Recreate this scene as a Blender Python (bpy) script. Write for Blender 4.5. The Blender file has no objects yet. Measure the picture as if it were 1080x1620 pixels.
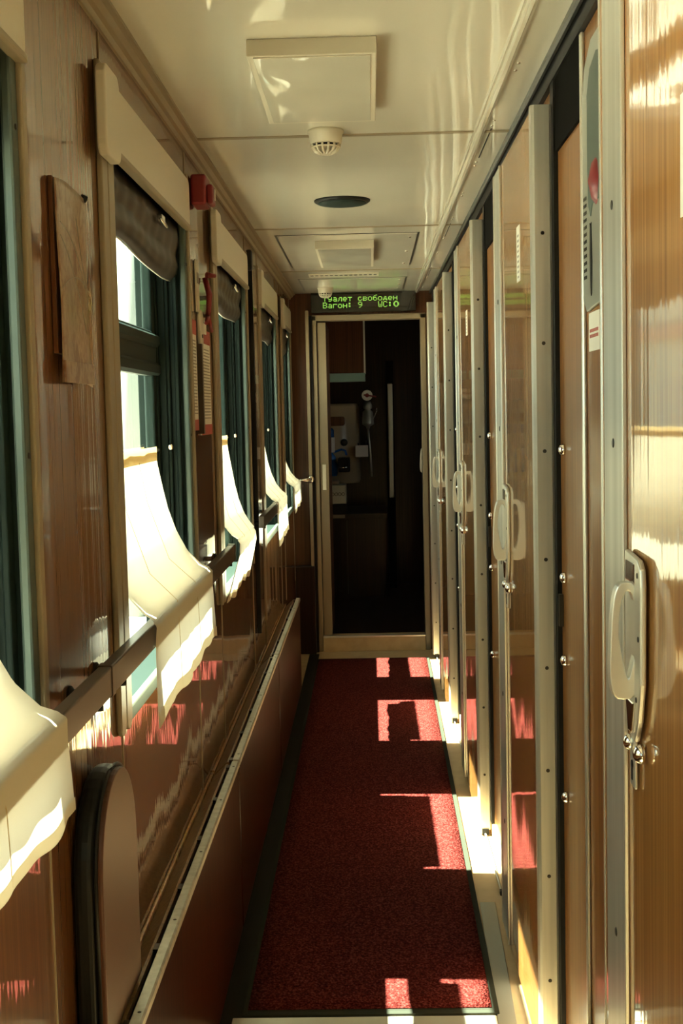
import bpy, bmesh, math, random
from mathutils import Vector, Matrix
random.seed(7)
S = bpy.context.scene
C = S.collection
PI = math.pi

# ------------------------------------------------------------------ camera, world, sun, exposure
cam = bpy.data.cameras.new('camera'); co = bpy.data.objects.new('camera', cam); C.objects.link(co)
cam.sensor_fit = 'VERTICAL'; cam.sensor_height = 36.0; cam.lens = 2050 / 1620 * 36
cam.clip_start = 0.05
co.matrix_world = Matrix(((0.99952471, 0.02049026, 0.02303246, 0), (0.02139505, 0.07682768, -0.99681481, 0),
                          (-0.02219452, 0.99683382, 0.07635277, 1.5), (0, 0, 0, 1)))
S.camera = co
W = bpy.data.worlds.new('world'); S.world = W; W.use_nodes = True
bg = W.node_tree.nodes['Background']; bg.inputs[0].default_value = (0.84, 0.95, 0.90, 1); bg.inputs[1].default_value = 2.6
sl = bpy.data.lights.new('sun', 'SUN'); so = bpy.data.objects.new('sun', sl); C.objects.link(so)
sl.energy = 62; sl.color = (1.0, 0.92, 0.73); sl.angle = 0.009
so.rotation_euler = Vector((1.0, -0.05, -1.88)).to_track_quat('-Z', 'Y').to_euler()
V = S.view_settings; V.view_transform = 'Standard'; V.look = 'None'; V.gamma = 1; V.use_curve_mapping = False
V.exposure = 0.75

# ------------------------------------------------------------------ materials
def mat(name, col, rough=0.5, metal=0.0, coat=0.0, coat_r=0.05, emit=None, es=0):
    m = bpy.data.materials.new(name); m.use_nodes = True
    b = m.node_tree.nodes['Principled BSDF']
    b.inputs['Base Color'].default_value = (*col, 1); b.inputs['Roughness'].default_value = rough
    b.inputs['Metallic'].default_value = metal; b.inputs['Coat Weight'].default_value = coat
    b.inputs['Coat Roughness'].default_value = coat_r
    if emit: b.inputs['Emission Color'].default_value = (*emit, 1); b.inputs['Emission Strength'].default_value = es
    return m
def nd(m, t, **k):
    n = m.node_tree.nodes.new(t)
    for a, v in k.items(): setattr(n, a, v)
    return n
def noise_ramp(m, scale, stops, detail=3, rough=0.55, coord='Object'):
    L = m.node_tree.links
    tc = nd(m, 'ShaderNodeTexCoord'); mp = nd(m, 'ShaderNodeMapping'); mp.inputs['Scale'].default_value = scale
    L.new(tc.outputs[coord], mp.inputs[0])
    n = nd(m, 'ShaderNodeTexNoise'); n.inputs['Scale'].default_value = 1; n.inputs['Detail'].default_value = detail
    n.inputs['Roughness'].default_value = rough
    L.new(mp.outputs[0], n.inputs['Vector'])
    r = nd(m, 'ShaderNodeValToRGB'); e = r.color_ramp.elements
    e[0].position, e[0].color = stops[0][0], (*stops[0][1], 1); e[1].position, e[1].color = stops[-1][0], (*stops[-1][1], 1)
    for p, c in stops[1:-1]:
        x = e.new(p); x.color = (*c, 1)
    L.new(n.outputs['Fac'], r.inputs[0])
    return n, r
def bump(m, src, strength, dist, sock='Normal'):
    b = nd(m, 'ShaderNodeBump'); b.inputs['Strength'].default_value = strength; b.inputs['Distance'].default_value = dist
    m.node_tree.links.new(src, b.inputs['Height'])
    m.node_tree.links.new(b.outputs[0], m.node_tree.nodes['Principled BSDF'].inputs[sock])
    return b
def wood(name, dark, mid, light, coat=1.0, coat_r=0.05, rough=0.38, wav=0.25):
    m = mat(name, mid, rough, 0, coat, coat_r); L = m.node_tree.links; B = m.node_tree.nodes['Principled BSDF']; B.inputs['Coat IOR'].default_value = 1.5 if coat < .7 else 1.75
    n1, r1 = noise_ramp(m, (95, 95, 0.9), [(0.33, dark), (0.5, mid), (0.68, light)], 4, 0.65)
    n2, r2 = noise_ramp(m, (330, 330, 5), [(0.35, (0.78, 0.78, 0.78)), (0.6, (1, 1, 1))], 2, 0.5)
    mx = nd(m, 'ShaderNodeMix', data_type='RGBA', blend_type='MULTIPLY'); mx.inputs[0].default_value = 0.75
    L.new(r1.outputs[0], mx.inputs[6]); L.new(r2.outputs[0], mx.inputs[7]); L.new(mx.outputs[2], B.inputs['Base Color'])
    n3, _ = noise_ramp(m, (3.2, 3.2, 0.8), [(0, (0, 0, 0)), (1, (1, 1, 1))], 1, 0.4)
    n4, _ = noise_ramp(m, (60, 60, 0.4), [(0, (0, 0, 0)), (1, (1, 1, 1))], 1, 0.4)
    ad = nd(m, 'ShaderNodeMath', operation='MULTIPLY_ADD'); ad.inputs[1].default_value = 0.03
    L.new(n4.outputs[0], ad.inputs[0]); L.new(n3.outputs[0], ad.inputs[2])
    bump(m, ad.outputs[0], wav, 0.02, 'Coat Normal')
    return m
M = {}
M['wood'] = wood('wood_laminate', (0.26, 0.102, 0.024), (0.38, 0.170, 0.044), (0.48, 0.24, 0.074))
M['wood_fixed'] = wood('satin_wood_laminate', (0.17, 0.062, 0.015), (0.26, 0.108, 0.028), (0.33, 0.155, 0.046), coat=0.4, coat_r=0.12)
M['wood_red'] = wood('red_brown_laminate', (0.022, 0.004, 0.0015), (0.038, 0.0075, 0.0025), (0.058, 0.013, 0.004), coat=0.12, coat_r=0.12)
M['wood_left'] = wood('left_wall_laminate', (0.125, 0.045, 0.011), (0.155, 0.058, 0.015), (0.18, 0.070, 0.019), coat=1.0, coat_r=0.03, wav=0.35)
M['lid'] = wood('lid_laminate', (0.16, 0.09, 0.035), (0.24, 0.14, 0.06), (0.3, 0.18, 0.08), coat=0.4, coat_r=0.2)
M['seat_board'] = mat('brown_board', (0.085, 0.030, 0.014), 0.45, 0, 0.3, 0.3)
m = M['ceil'] = mat('cream_gloss_ceiling', (0.74, 0.69, 0.57), 0.35, 0, 1.0, 0.05)
n, _ = noise_ramp(m, (2.2, 0.9, 1), [(0, (0, 0, 0)), (1, (1, 1, 1))], 2, 0.4); bump(m, n.outputs[0], 0.45, 0.03, 'Coat Normal')
n2, r2 = noise_ramp(m, (1.1, 0.8, 1), [(0.3, (0.68, 0.64, 0.52)), (0.7, (0.75, 0.71, 0.59))], 2, 0.5)
m.node_tree.links.new(r2.outputs[0], m.node_tree.nodes['Principled BSDF'].inputs['Base Color'])
M['cream'] = mat('cream_plastic', (0.60, 0.55, 0.43), 0.4, 0, 0.3, 0.2)
M['light_cover'] = mat('light_cover_plastic', (0.66, 0.62, 0.50), 0.3, 0, 1.0, 0.03)
n, _ = noise_ramp(M['light_cover'], (5, 3, 1), [(0, (0, 0, 0)), (1, (1, 1, 1))], 1, 0.4); bump(M['light_cover'], n.outputs[0], 0.4, 0.03, 'Coat Normal')
M['trim'] = mat('beige_trim', (0.27, 0.215, 0.135), 0.45, 0, 0.3, 0.2)
M['alu'] = mat('brushed_aluminium', (0.55, 0.54, 0.48), 0.36, 0.55)
n, r = noise_ramp(M['alu'], (40, 40, 1.2), [(0.3, (0.44, 0.43, 0.37)), (0.7, (0.60, 0.59, 0.52))], 3); M['alu'].node_tree.links.new(r.outputs[0], M['alu'].node_tree.nodes['Principled BSDF'].inputs['Base Color'])
M['steel'] = mat('satin_steel', (0.70, 0.68, 0.60), 0.34, 0.75)
M['chrome'] = mat('worn_chrome', (0.85, 0.83, 0.78), 0.12, 1.0)
M['screw'] = mat('dark_screw', (0.05, 0.045, 0.035), 0.4, 0.7)
M['green'] = mat('dark_green_frame', (0.011, 0.021, 0.018), 0.55, 0.0, 0.0, 0.3); M['green'].node_tree.nodes['Principled BSDF'].inputs['Specular IOR Level'].default_value = 0.25
M['green_alu'] = mat('green_grey_profile', (0.08, 0.11, 0.095), 0.5, 0.4)
M['black'] = mat('black_rubber', (0.008, 0.008, 0.007), 0.5)
M['rail'] = mat('brown_metal_rail', (0.050, 0.032, 0.020), 0.35, 0.2, 0.25, 0.15)
M['vinyl'] = mat('black_vinyl', (0.006, 0.006, 0.005), 0.42, 0, 0.08, 0.3)
M['red'] = mat('red_plastic', (0.20, 0.006, 0.007), 0.6, 0, 0.3, 0.2)
M['white'] = mat('white_paper', (0.72, 0.70, 0.62), 0.6)
M['greyp'] = mat('painted_metal_plate', (0.36, 0.38, 0.33), 0.35, 0.5, 0.3, 0.2)
M['blind'] = mat('grey_blind_fabric', (0.026, 0.021, 0.016), 0.5, 0, 0.25, 0.3)
M['redprint'] = mat('red_print', (0.38, 0.05, 0.035), 0.6)
M['inkgrey'] = mat('grey_print', (0.25, 0.22, 0.18), 0.7)
M['led'] = mat('green_led', (0.05, 0.2, 0.02), 0.5, emit=(0.42, 0.85, 0.12), es=0.42)
M['display'] = mat('black_display_glass', (0.004, 0.005, 0.004), 0.08, 0, 1, 0.03)
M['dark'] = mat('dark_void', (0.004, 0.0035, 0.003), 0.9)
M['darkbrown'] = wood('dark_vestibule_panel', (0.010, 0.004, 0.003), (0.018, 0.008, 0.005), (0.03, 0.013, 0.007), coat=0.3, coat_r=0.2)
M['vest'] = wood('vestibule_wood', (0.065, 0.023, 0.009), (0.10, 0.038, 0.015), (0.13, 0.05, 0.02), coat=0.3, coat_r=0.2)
M['blue'] = mat('blue_plastic', (0.02, 0.12, 0.42), 0.25, 0, 0.5, 0.1)
M['teal'] = mat('pale_teal_ledge', (0.25, 0.42, 0.36), 0.4)
M['boiler'] = mat('beige_enamel', (0.36, 0.28, 0.17), 0.4, 0, 0.3, 0.2)
M['carpet_edge'] = mat('dark_green_carpet_binding', (0.032, 0.036, 0.027), 0.9)
# red carpet: looped pile
m = M['carpet'] = mat('red_carpet', (0.3, 0.03, 0.03), 0.95)
n, r = noise_ramp(m, (170, 110, 50), [(0.30, (0.030, 0.0045, 0.004)), (0.5, (0.080, 0.012, 0.010)), (0.72, (0.17, 0.040, 0.034))], 2)
w = nd(m, 'ShaderNodeTexVoronoi'); w.inputs['Scale'].default_value = 150
tc = nd(m, 'ShaderNodeTexCoord'); m.node_tree.links.new(tc.outputs['Object'], w.inputs['Vector'])
m.node_tree.links.new(r.outputs[0], m.node_tree.nodes['Principled BSDF'].inputs['Base Color']); bump(m, w.outputs['Distance'], 0.8, 0.004)
m = M['lino'] = mat('beige_linoleum', (0.50, 0.36, 0.19), 0.45, 0, 0.2, 0.3)
n, r = noise_ramp(m, (14, 14, 14), [(0.3, (0.44, 0.31, 0.16)), (0.7, (0.54, 0.40, 0.22))], 5)
m.node_tree.links.new(r.outputs[0], m.node_tree.nodes['Principled BSDF'].inputs['Base Color'])
M['lino_dark'] = mat('dark_floor_strip', (0.012, 0.011, 0.008), 0.6)
# curtain: thin translucent cloth
m = M['curtain'] = bpy.data.materials.new('cream_curtain_cloth'); m.use_nodes = True
nt = m.node_tree; nt.nodes.remove(nt.nodes['Principled BSDF'])
df = nd(m, 'ShaderNodeBsdfDiffuse'); df.inputs[0].default_value = (0.72, 0.66, 0.52, 1)
tr = nd(m, 'ShaderNodeBsdfTranslucent'); tr.inputs[0].default_value = (0.70, 0.65, 0.52, 1)
mx = nd(m, 'ShaderNodeMixShader'); mx.inputs[0].default_value = 0.26
nt.links.new(df.outputs[0], mx.inputs[1]); nt.links.new(tr.outputs[0], mx.inputs[2])
nt.links.new(mx.outputs[0], nt.nodes['Material Output'].inputs[0])
tc = nd(m, 'ShaderNodeTexCoord'); wv = nd(m, 'ShaderNodeTexNoise'); wv.inputs['Scale'].default_value = 600
bp = nd(m, 'ShaderNodeBump'); bp.inputs['Strength'].default_value = 0.25; bp.inputs['Distance'].default_value = 0.001
nt.links.new(tc.outputs['Object'], wv.inputs['Vector']); nt.links.new(wv.outputs[0], bp.inputs['Height']); nt.links.new(bp.outputs[0], df.inputs['Normal'])
m = M['hem'] = M['curtain'].copy(); m.name = 'yellowed_hem_cloth'
for q in m.node_tree.nodes:
    if q.type in ('BSDF_DIFFUSE', 'BSDF_TRANSLUCENT'): q.inputs[0].default_value = (0.66, 0.50, 0.26, 1)
# glass: thin pane
m = M['glass'] = bpy.data.materials.new('window_glass'); m.use_nodes = True
nt = m.node_tree; nt.nodes.remove(nt.nodes['Principled BSDF'])
tp = nd(m, 'ShaderNodeBsdfTransparent'); tp.inputs[0].default_value = (0.90, 0.97, 0.95, 1)
gl = nd(m, 'ShaderNodeBsdfGlossy'); gl.inputs['Roughness'].default_value = 0.02
lw = nd(m, 'ShaderNodeLayerWeight'); lw.inputs[0].default_value = 0.5
pw = nd(m, 'ShaderNodeMath', operation='POWER'); pw.inputs[1].default_value = 5; nt.links.new(lw.outputs['Facing'], pw.inputs[0])
fr = nd(m, 'ShaderNodeMath', operation='MULTIPLY_ADD'); fr.inputs[1].default_value = 0.35; fr.inputs[2].default_value = 0.03
nt.links.new(pw.outputs[0], fr.inputs[0]); mx = nd(m, 'ShaderNodeMixShader')
nt.links.new(fr.outputs[0], mx.inputs[0]); nt.links.new(tp.outputs[0], mx.inputs[1]); nt.links.new(gl.outputs[0], mx.inputs[2])
nt.links.new(mx.outputs[0], nt.nodes['Material Output'].inputs[0])
# brochure print
m = M['map'] = mat('faded_printed_sheet', (0.5, 0.4, 0.25), 0.35, 0, 0.6, 0.15)
n, r = noise_ramp(m, (14, 16, 11), [(0.34, (0.17, 0.075, 0.035)), (0.45, (0.33, 0.23, 0.14)), (0.55, (0.22, 0.115, 0.06)), (0.66, (0.38, 0.30, 0.20))], 4, 0.65)
m.node_tree.links.new(r.outputs[0], m.node_tree.nodes['Principled BSDF'].inputs['Base Color'])
M['ground'] = mat('pale_platform', (0.46, 0.42, 0.35), 0.9)
M['facade'] = mat('pale_facade', (0.145, 0.165, 0.15), 0.8)
M['fpane'] = mat('facade_pane', (0.07, 0.085, 0.09), 0.5)
M['brick'] = mat('pink_facade', (0.13, 0.09, 0.08), 0.8)

for k_, v_ in (('dark', .05), ('black', .2), ('green', .12), ('vinyl', .2), ('lino_dark', .1), ('carpet_edge', .05), ('carpet', .03), ('seat_board', .25), ('wood', .15), ('wood_fixed', .12), ('wood_left', .1),
               ('wood_red', .03), ('lid', .2), ('vest', .15), ('darkbrown', .1), ('blind', .2), ('rail', .3), ('map', .2), ('trim', .25)):
    M[k_].node_tree.nodes['Principled BSDF'].inputs['Specular IOR Level'].default_value = v_

# ------------------------------------------------------------------ mesh helpers
class MB:
    def __init__(s): s.v = []; s.f = []; s.sm = []
    def quad(s, pts, smooth=False):
        i = len(s.v); s.v += [tuple(p) for p in pts]; s.f.append(tuple(range(i, i + len(pts)))); s.sm.append(smooth); return s
    def box(s, x0, x1, y0, y1, z0, z1):
        i = len(s.v)
        s.v += [(x, y, z) for z in (z0, z1) for y in (y0, y1) for x in (x0, x1)]
        for f in ((0, 2, 3, 1), (4, 5, 7, 6), (0, 1, 5, 4), (2, 6, 7, 3), (0, 4, 6, 2), (1, 3, 7, 5)):
            s.f.append(tuple(i + a for a in f)); s.sm.append(False)
        return s
    def prism(s, pts, axis, a0, a1, hole=None):
        # pts: 2D outline in the two other axes (order x,y,z without axis); extruded a0..a1
        def P(p, a):
            l = list(p); l.insert(axis, a); return tuple(l)
        n = len(pts); i = len(s.v)
        s.v += [P(p, a0) for p in pts] + [P(p, a1) for p in pts]
        for k in range(n):
            s.f.append((i + k, i + (k + 1) % n, i + n + (k + 1) % n, i + n + k)); s.sm.append(False)
        if hole is None:
            s.f.append(tuple(i + k for k in reversed(range(n)))); s.f.append(tuple(i + n + k for k in range(n))); s.sm += [False, False]
        else:
            j = len(s.v); s.v += [P(p, a0) for p in hole] + [P(p, a1) for p in hole]
            for k in range(n):
                k2 = (k + 1) % n
                s.f.append((j + k2, j + k, j + n + k, j + n + k2)); s.f.append((i + k2, i + k, j + k, j + k2))
                s.f.append((i + n + k, i + n + k2, j + n + k2, j + n + k)); s.sm += [False] * 3
        return s
    def tube(s, pts, r, n=12, cap=True):
        pts = [Vector(p) for p in pts]; i0 = len(s.v); rr = r if isinstance(r, (list, tuple)) else [r] * len(pts)
        up = Vector((0, 0, 1)); d0 = (pts[1] - pts[0]).normalized()
        if abs(d0.dot(up)) > 0.95: up = Vector((0, 1, 0))
        for k, p in enumerate(pts):
            d = (pts[min(k + 1, len(pts) - 1)] - pts[max(k - 1, 0)]).normalized()
            a = d.cross(up).normalized(); b = a.cross(d).normalized()
            for q in range(n):
                t = 2 * PI * q / n; s.v.append(tuple(p + (a * math.cos(t) + b * math.sin(t)) * rr[k]))
        for k in range(len(pts) - 1):
            for q in range(n):
                q2 = (q + 1) % n; a = i0 + k * n
                s.f.append((a + q, a + q2, a + n + q2, a + n + q)); s.sm.append(True)
        if cap:
            s.f.append(tuple(i0 + q for q in reversed(range(n)))); s.f.append(tuple(i0 + (len(pts) - 1) * n + q for q in range(n))); s.sm += [False, False]
        return s
    def lathe(s, prof, c, axis=2, n=40, sign=1):
        # prof: (radius, height) ; c: centre
        i0 = len(s.v)
        for (r, h) in prof:
            for q in range(n):
                t = 2 * PI * q / n; a, b = r * math.cos(t), r * math.sin(t)
                p = [a, b]; p.insert(axis, h * sign); s.v.append((c[0] + p[0], c[1] + p[1], c[2] + p[2]))
        for k in range(len(prof) - 1):
            for q in range(n):
                q2 = (q + 1) % n; a = i0 + k * n
                s.f.append((a + q, a + q2, a + n + q2, a + n + q)); s.sm.append(True)
        s.f.append(tuple(i0 + q for q in range(n))); s.f.append(tuple(i0 + (len(prof) - 1) * n + q for q in range(n))); s.sm += [False, False]
        return s
    def grid(s, fn, nu, nv):
        i0 = len(s.v)
        for a in range(nu + 1):
            for b in range(nv + 1): s.v.append(tuple(fn(a / nu, b / nv)))
        for a in range(nu):
            for b in range(nv):
                k = i0 + a * (nv + 1) + b; s.f.append((k, k + 1, k + nv + 2, k + nv + 1)); s.sm.append(True)
        return s
    def build(s, name, m, parent=None, bevel=0, seg=2, origin=None, fix=True, solid=0):
        me = bpy.data.meshes.new(name)
        o0 = Vector(origin) if origin else Vector((0, 0, 0))
        me.from_pydata([tuple(Vector(v) - o0) for v in s.v], [], s.f)
        me.polygons.foreach_set('use_smooth', s.sm)
        if fix:
            b = bmesh.new(); b.from_mesh(me); bmesh.ops.recalc_face_normals(b, faces=b.faces); b.to_mesh(me); b.free()
        me.materials.append(m); me.update()
        o = bpy.data.objects.new(name, me); C.objects.link(o); o.location = o0
        if parent is not None:
            o.parent = parent; o.location = o0 - Vector(parent.get('_o', (0, 0, 0)))
        o['_o'] = tuple(o0)
        if solid:
            q = o.modifiers.new('s', 'SOLIDIFY'); q.thickness = solid; q.offset = 0
        if bevel:
            q = o.modifiers.new('b', 'BEVEL'); q.width = bevel; q.segments = seg; q.limit_method = 'ANGLE'; q.angle_limit = math.radians(40)
        return o
def tag(o, label=None, cat=None, group=None, kind=None):
    if label: o['label'] = label
    if cat: o['category'] = cat
    if group: o['group'] = group
    if kind: o['kind'] = kind
    return o
def empty(name, loc, label=None, cat=None, group=None, kind=None):
    o = bpy.data.objects.new(name, None); C.objects.link(o); o.location = loc; o.empty_display_size = 0.05; o['_o'] = tuple(loc)
    return tag(o, label, cat, group, kind)
def copy_tree(o, shift=(0, 0, 0), parent=None, label=None, top=True):
    c = o.copy(); C.objects.link(c)
    if top:
        c.location = o.location + Vector(shift)
        if label: c['label'] = label
    else: c.parent = parent
    for ch in list(o.children): copy_tree(ch, parent=c, top=False)
    return c
def struct(mb, name, m, parent=None, bevel=0, **k):
    o = mb.build(name, m, parent, bevel, **k)
    if parent is None: o['kind'] = 'structure'
    return o
def screw(par, c, axis, r=0.005, h=0.002, sign=1, m='screw'):
    MB().lathe([(r, 0), (r, h * .5), (r * .7, h)], c, axis, 12, sign).build('screw', M[m], par)

P = 1.656
ZC = 2.24
Y0, Y1 = -3.2, 8.1
XL = -0.48
WZ0, WZ1 = 0.92, 2.08          # opening heights
wins = [(2.47 + P * k, 3.46 + P * k) for k in (-3, -2, -1, 0, 1, 2)] + [(7.20, 7.93)]

# ------------------------------------------------------------------ outside
struct(MB().box(-40, 40, -40, 60, -1.3, -1.2), 'ground', M['ground'])
fa = empty('station_building', (-9, 50, -1.2), 'long pale building seen hazily through the windows', 'building')
MB().box(-9.6, -9, 22, 85, -1.2, 6.5).build('facade_wall', M['facade'], fa)
for i in range(11):
    y = 24 + i * 5.5
    MB().box(-9.03, -8.97, y, y + 2.8, 0.3, 2.2).build('pane', M['fpane'] if i % 2 else M['brick'], fa)
MB().box(-9.2, -8.8, 22, 85, 3.2, 3.5).build('cornice', M['brick'], fa)
tag(MB().tube([(-3.2, 17.5, -1.2), (-3.2, 17.5, 5.2)], 0.16, 16).build('platform_post', M['facade']), 'pale round post standing outside beyond the second window', 'post')

# ------------------------------------------------------------------ shell
struct(MB().box(-0.62, 0.62, Y0 - 0.1, Y1 + 0.12, -0.06, 0.0), 'floor', M['lino'])
tag(MB().box(-0.402, -0.342, Y0, 7.98, 0.0, 0.004).build('trim_1', M['lino_dark']), kind='structure')
# left wall with openings
w = MB()
ys = [Y0]
for a, b in wins: ys += [a, b]
ys.append(Y1)
w.box(-0.60, XL, Y0, Y1, 0, WZ0); w.box(-0.60, XL, Y0, Y1, WZ1, 2.34)
for i in range(0, len(ys), 2): w.box(-0.60, XL, ys[i], ys[i + 1], WZ0, WZ1)
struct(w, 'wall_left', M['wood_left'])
# ceiling
c = empty('ceiling', (0, 2, ZC), kind='structure')
edges = [Y0, 0.1, 1.82, 3.53, 5.26, 6.83, Y1]
for i in range(len(edges) - 1):
    MB().box(XL, 0.395, edges[i] + .004, edges[i + 1] - .004, ZC, ZC + 0.03).build('ceiling_panel', M['ceil'], c, 0.002)
    if i: MB().box(XL, 0.395, edges[i] - .011, edges[i] + .011, ZC - .003, ZC + 0.02).build('seam_strip', M['trim'], c, 0.002)
MB().box(-0.62, 0.62, Y0 - .1, Y1 + .1, 2.36, 2.42).build('roof', M['dark'], c)
struct(MB().prism([(-0.48, 2.24), (-0.48, 2.205), (-0.474, 2.205), (-0.470, 2.216), (-0.462, 2.219), (-0.455, 2.23), (-0.445, 2.233), (-0.445, 2.24)], 1, Y0, Y1), 'trim_2', M['trim'])
struct(MB().prism([(0.292, 2.24), (0.294, 2.231), (0.300, 2.233), (0.304, 2.227), (0.312, 2.227), (0.316, 2.233), (0.320, 2.232), (0.322, 2.24)], 1, Y0, Y1), 'trim_3', M['ceil'])
h = struct(MB().prism([(0.387, 2.245), (0.385, 2.226), (0.389, 2.221), (0.395, 2.221), (0.399, 2.228), (0.399, 2.245)], 1, Y0, Y1), 'trim_4', M['screw'])
y = 1.75
while y < 8:
    screw(c, (0.335, y, ZC), 2, 0.004, 0.003, -1, 'chrome'); screw(c, (0.335, y + .06, ZC), 2, 0.004, 0.003, -1, 'chrome'); y += 0.55
for yy in (3.53, 5.26, 6.83): MB().box(0.336, 0.339, yy - 0.03, yy + 0.36, ZC - .0015, ZC).build('joint_gap', M['black'], c)

# right fixed wall behind the sliding doors
wr = struct(MB().box(0.41, 0.60, Y0, Y1, 0.0, 2.36), 'wall_right', M['wood_fixed'])
MB().box(0.399, 0.60, Y0, Y1, 2.19, 2.36).build('door_track', M['black'], wr)
struct(MB().box(0.402, 0.41, Y0, Y1, 0.0, 0.05), 'baseboard_right', M['lino'], bevel=.002)
def bay_fixed(dy):
    MB().box(0.402, 0.410, 2.455 + dy, 2.472 + dy, 0.05, 2.19).build('joint_strip', M['steel'], wr, 0.003)
    for z in (1.412, 1.14, 0.962, 0.664):
        MB().lathe([(0.012, 0), (0.012, 0.004), (0.009, 0.010), (0.003, 0.013)], (0.41, 2.745 + dy, z), 0, 20, -1).build('buffer', M['chrome'], wr)
    MB().box(0.400, 0.41, 2.80 + dy, 2.845 + dy, 0.05, 2.19).build('gap_shade', M['black'], wr)  # black strip painted in as the shadow between leaf and wall
    MB().box(0.404, 0.4105, 2.48 + dy, 2.80 + dy, 2.04, 2.19).build('recess_shade', M['dark'], wr)  # black block stands in for the shaded recess below the track
    MB().box(0.400, 0.409, 2.775 + dy, 2.785 + dy, 1.03, 1.10).build('striker', M['screw'], wr)
for k in (-2, -1, 0, 1, 2): bay_fixed(P * k)
MB().box(0.400, 0.41, 7.7, 8.08, 0.05, 2.19).build('gap_shade', M['black'], wr)  # wider black strip for the shadow behind the last leaf

# walls behind and at the end
struct(MB().box(-0.62, 0.62, Y0 - .1, Y0, 0, 2.36), 'wall_back', M['wood'])
we = MB()
EY0, EY1 = 8.1, 8.18
we.box(-0.62, -0.345, EY0, EY1, 0, 2.36); we.box(0.355, 0.62, EY0, EY1, 0, 2.36); we.box(-0.345, 0.355, EY0, EY1, 2.085, 2.36)
struct(we, 'wall_end', M['vest'])

# ------------------------------------------------------------------ sliding compartment doors
d = empty('door_1', (0.36, 1.58, 0.0), kind='structure')
LY0, LY1 = 1.19, 1.99
MB().box(0.36, 0.398, LY0, LY1, 0.025, 2.14).build('door_leaf', M['wood'], d)
po = MB(); po.prism([(0.356, 1.20), (0.3545, 1.183), (0.357, 1.174), (0.363, 1.17), (0.395, 1.17), (0.401, 1.174), (0.4025, 1.183), (0.401, 1.20)], 2, 0.022, 2.145)
po = po.build('edge_post', M['alu'], d)
for z in (1.875, 1.64, 1.407, 1.17, 0.93, 0.70, 0.46, 0.22): screw(po, (0.379, 1.170, z), 1, 0.0042, 0.0015, -1)
MB().box(0.368, 0.392, 1.164, 1.19, 0.006, 0.026).build('foot', M['black'], d)
st = MB().box(0.3555, 0.40, 1.838, 1.993, 0.024, 2.141).build('edge_strip', M['alu'], d, 0.003)
for z in (1.79, 1.447, 1.08, 0.712, 0.35): screw(st, (0.3555, 1.905, z), 0, 0.007, 0.0015, -1)
for ya in (1.828, 1.990): MB().box(0.3535, 0.36, ya, ya + .008, 0.024, 2.141).build('bead', M['steel'], st, 0.0015)
# handle : base plate lying on the leaf and a paddle grip with a long opening
hd = MB().prism([(1.700, 1.262), (1.704, 1.285), (1.722, 1.296), (1.806, 1.302), (1.806, 1.12), (1.795, 1.075), (1.772, 1.045), (1.748, 1.042), (1.722, 1.075), (1.704, 1.13)], 0, 0.3515, 0.3600)
hd = hd.build('door_handle', M['steel'], d, 0.003, 3)
def arc_outline(fn, n=28): return [fn(2 * PI * k / n) for k in range(n)]
def outer(t):
    c_, s_ = math.cos(t), math.sin(t)
    x = 0.338 - 0.0215 * math.copysign(abs(c_) ** .55, c_); z = 1.183 + 0.080 * math.copysign(abs(s_) ** .62, s_)
    wdt = 0.84 + 0.16 * (1.263 - z) / 0.16
    return (0.3595 - (0.3595 - x) * wdt, z)
def inner(t):
    c_, s_ = math.cos(t), math.sin(t)
    z = 1.192 + 0.060 * s_
    wdt = 1.0 if z > 1.19 else 0.45 + 0.55 * (z - 1.130) / 0.06
    return (0.3435 - 0.0125 * c_ * max(wdt, .3), z)
MB().prism(arc_outline(outer), 1, 1.742, 1.764, arc_outline(inner)).build('grip', M['steel'], hd, 0.0035, 3)
MB().box(0.349, 0.3535, 1.735, 1.79, 1.262, 1.290).build('latch_cap', M['chrome'], hd, 0.002)
MB().prism([(1.735, 1.10), (1.785, 1.10), (1.770, 1.055), (1.750, 1.055)], 0, 0.3475, 0.352).build('grip_tail', M['chrome'], hd, 0.002)
for q in ((1.72, 1.275), (1.79, 1.285), (1.715, 1.19), (1.73, 1.105)): screw(hd, (0.3515, q[0], q[1]), 0, 0.004, 0.0012, -1)
lp = MB().box(0.3555, 0.36, 1.762, 1.796, 0.972, 1.046).build('lock_plate', M['steel'], d, 0.002)
kh = MB(); kh.lathe([(0.006, 0), (0.006, 0.001)], (0.3555, 1.779, 1.004), 0, 16, -1); kh.box(0.3545, 0.3556, 1.776, 1.782, 0.982, 1.004); kh.build('keyhole', M['black'], lp)
MB().lathe([(0.011, 0), (0.011, 0.004), (0.008, 0.009), (0.003, 0.011)], (0.3555, 1.785, 1.034), 0, 20, -1).build('lock_knob', M['chrome'], lp)
MB().lathe([(0.013, 0), (0.013, 0.005), (0.010, 0.011), (0.004, 0.014)], (0.36, 1.725, 1.032), 0, 20, -1).build('door_knob', M['chrome'], d)
MB().tube([(0.379, 1.165, 0.008), (0.379, 0.62, 0.008)], 0.004, 10).build('floor_rail', M['steel'], d)
MB().box(0.374, 0.394, 0.60, 0.625, 0.0, 0.014).build('rail_stop', M['black'], d, 0.002)
for k in range(1, 5):
    e = copy_tree(d, (0, P * k, 0)); e.name = 'door_%d' % (k + 1)
e = copy_tree(d, (0, -P, 0)); e.name = 'door_6'
lf = next(c_ for c_ in d.children if c_.name.startswith('door_leaf'))     # nearest leaf turned slightly so its gloss mirrors the bright curtain
lf.rotation_euler.z = 0.033; pv = Vector((0.36, 1.84, 0)); Rm = Matrix.Rotation(0.033, 3, 'Z')
wo = Vector(d.location); lf.location = pv - Rm @ pv - wo

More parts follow.
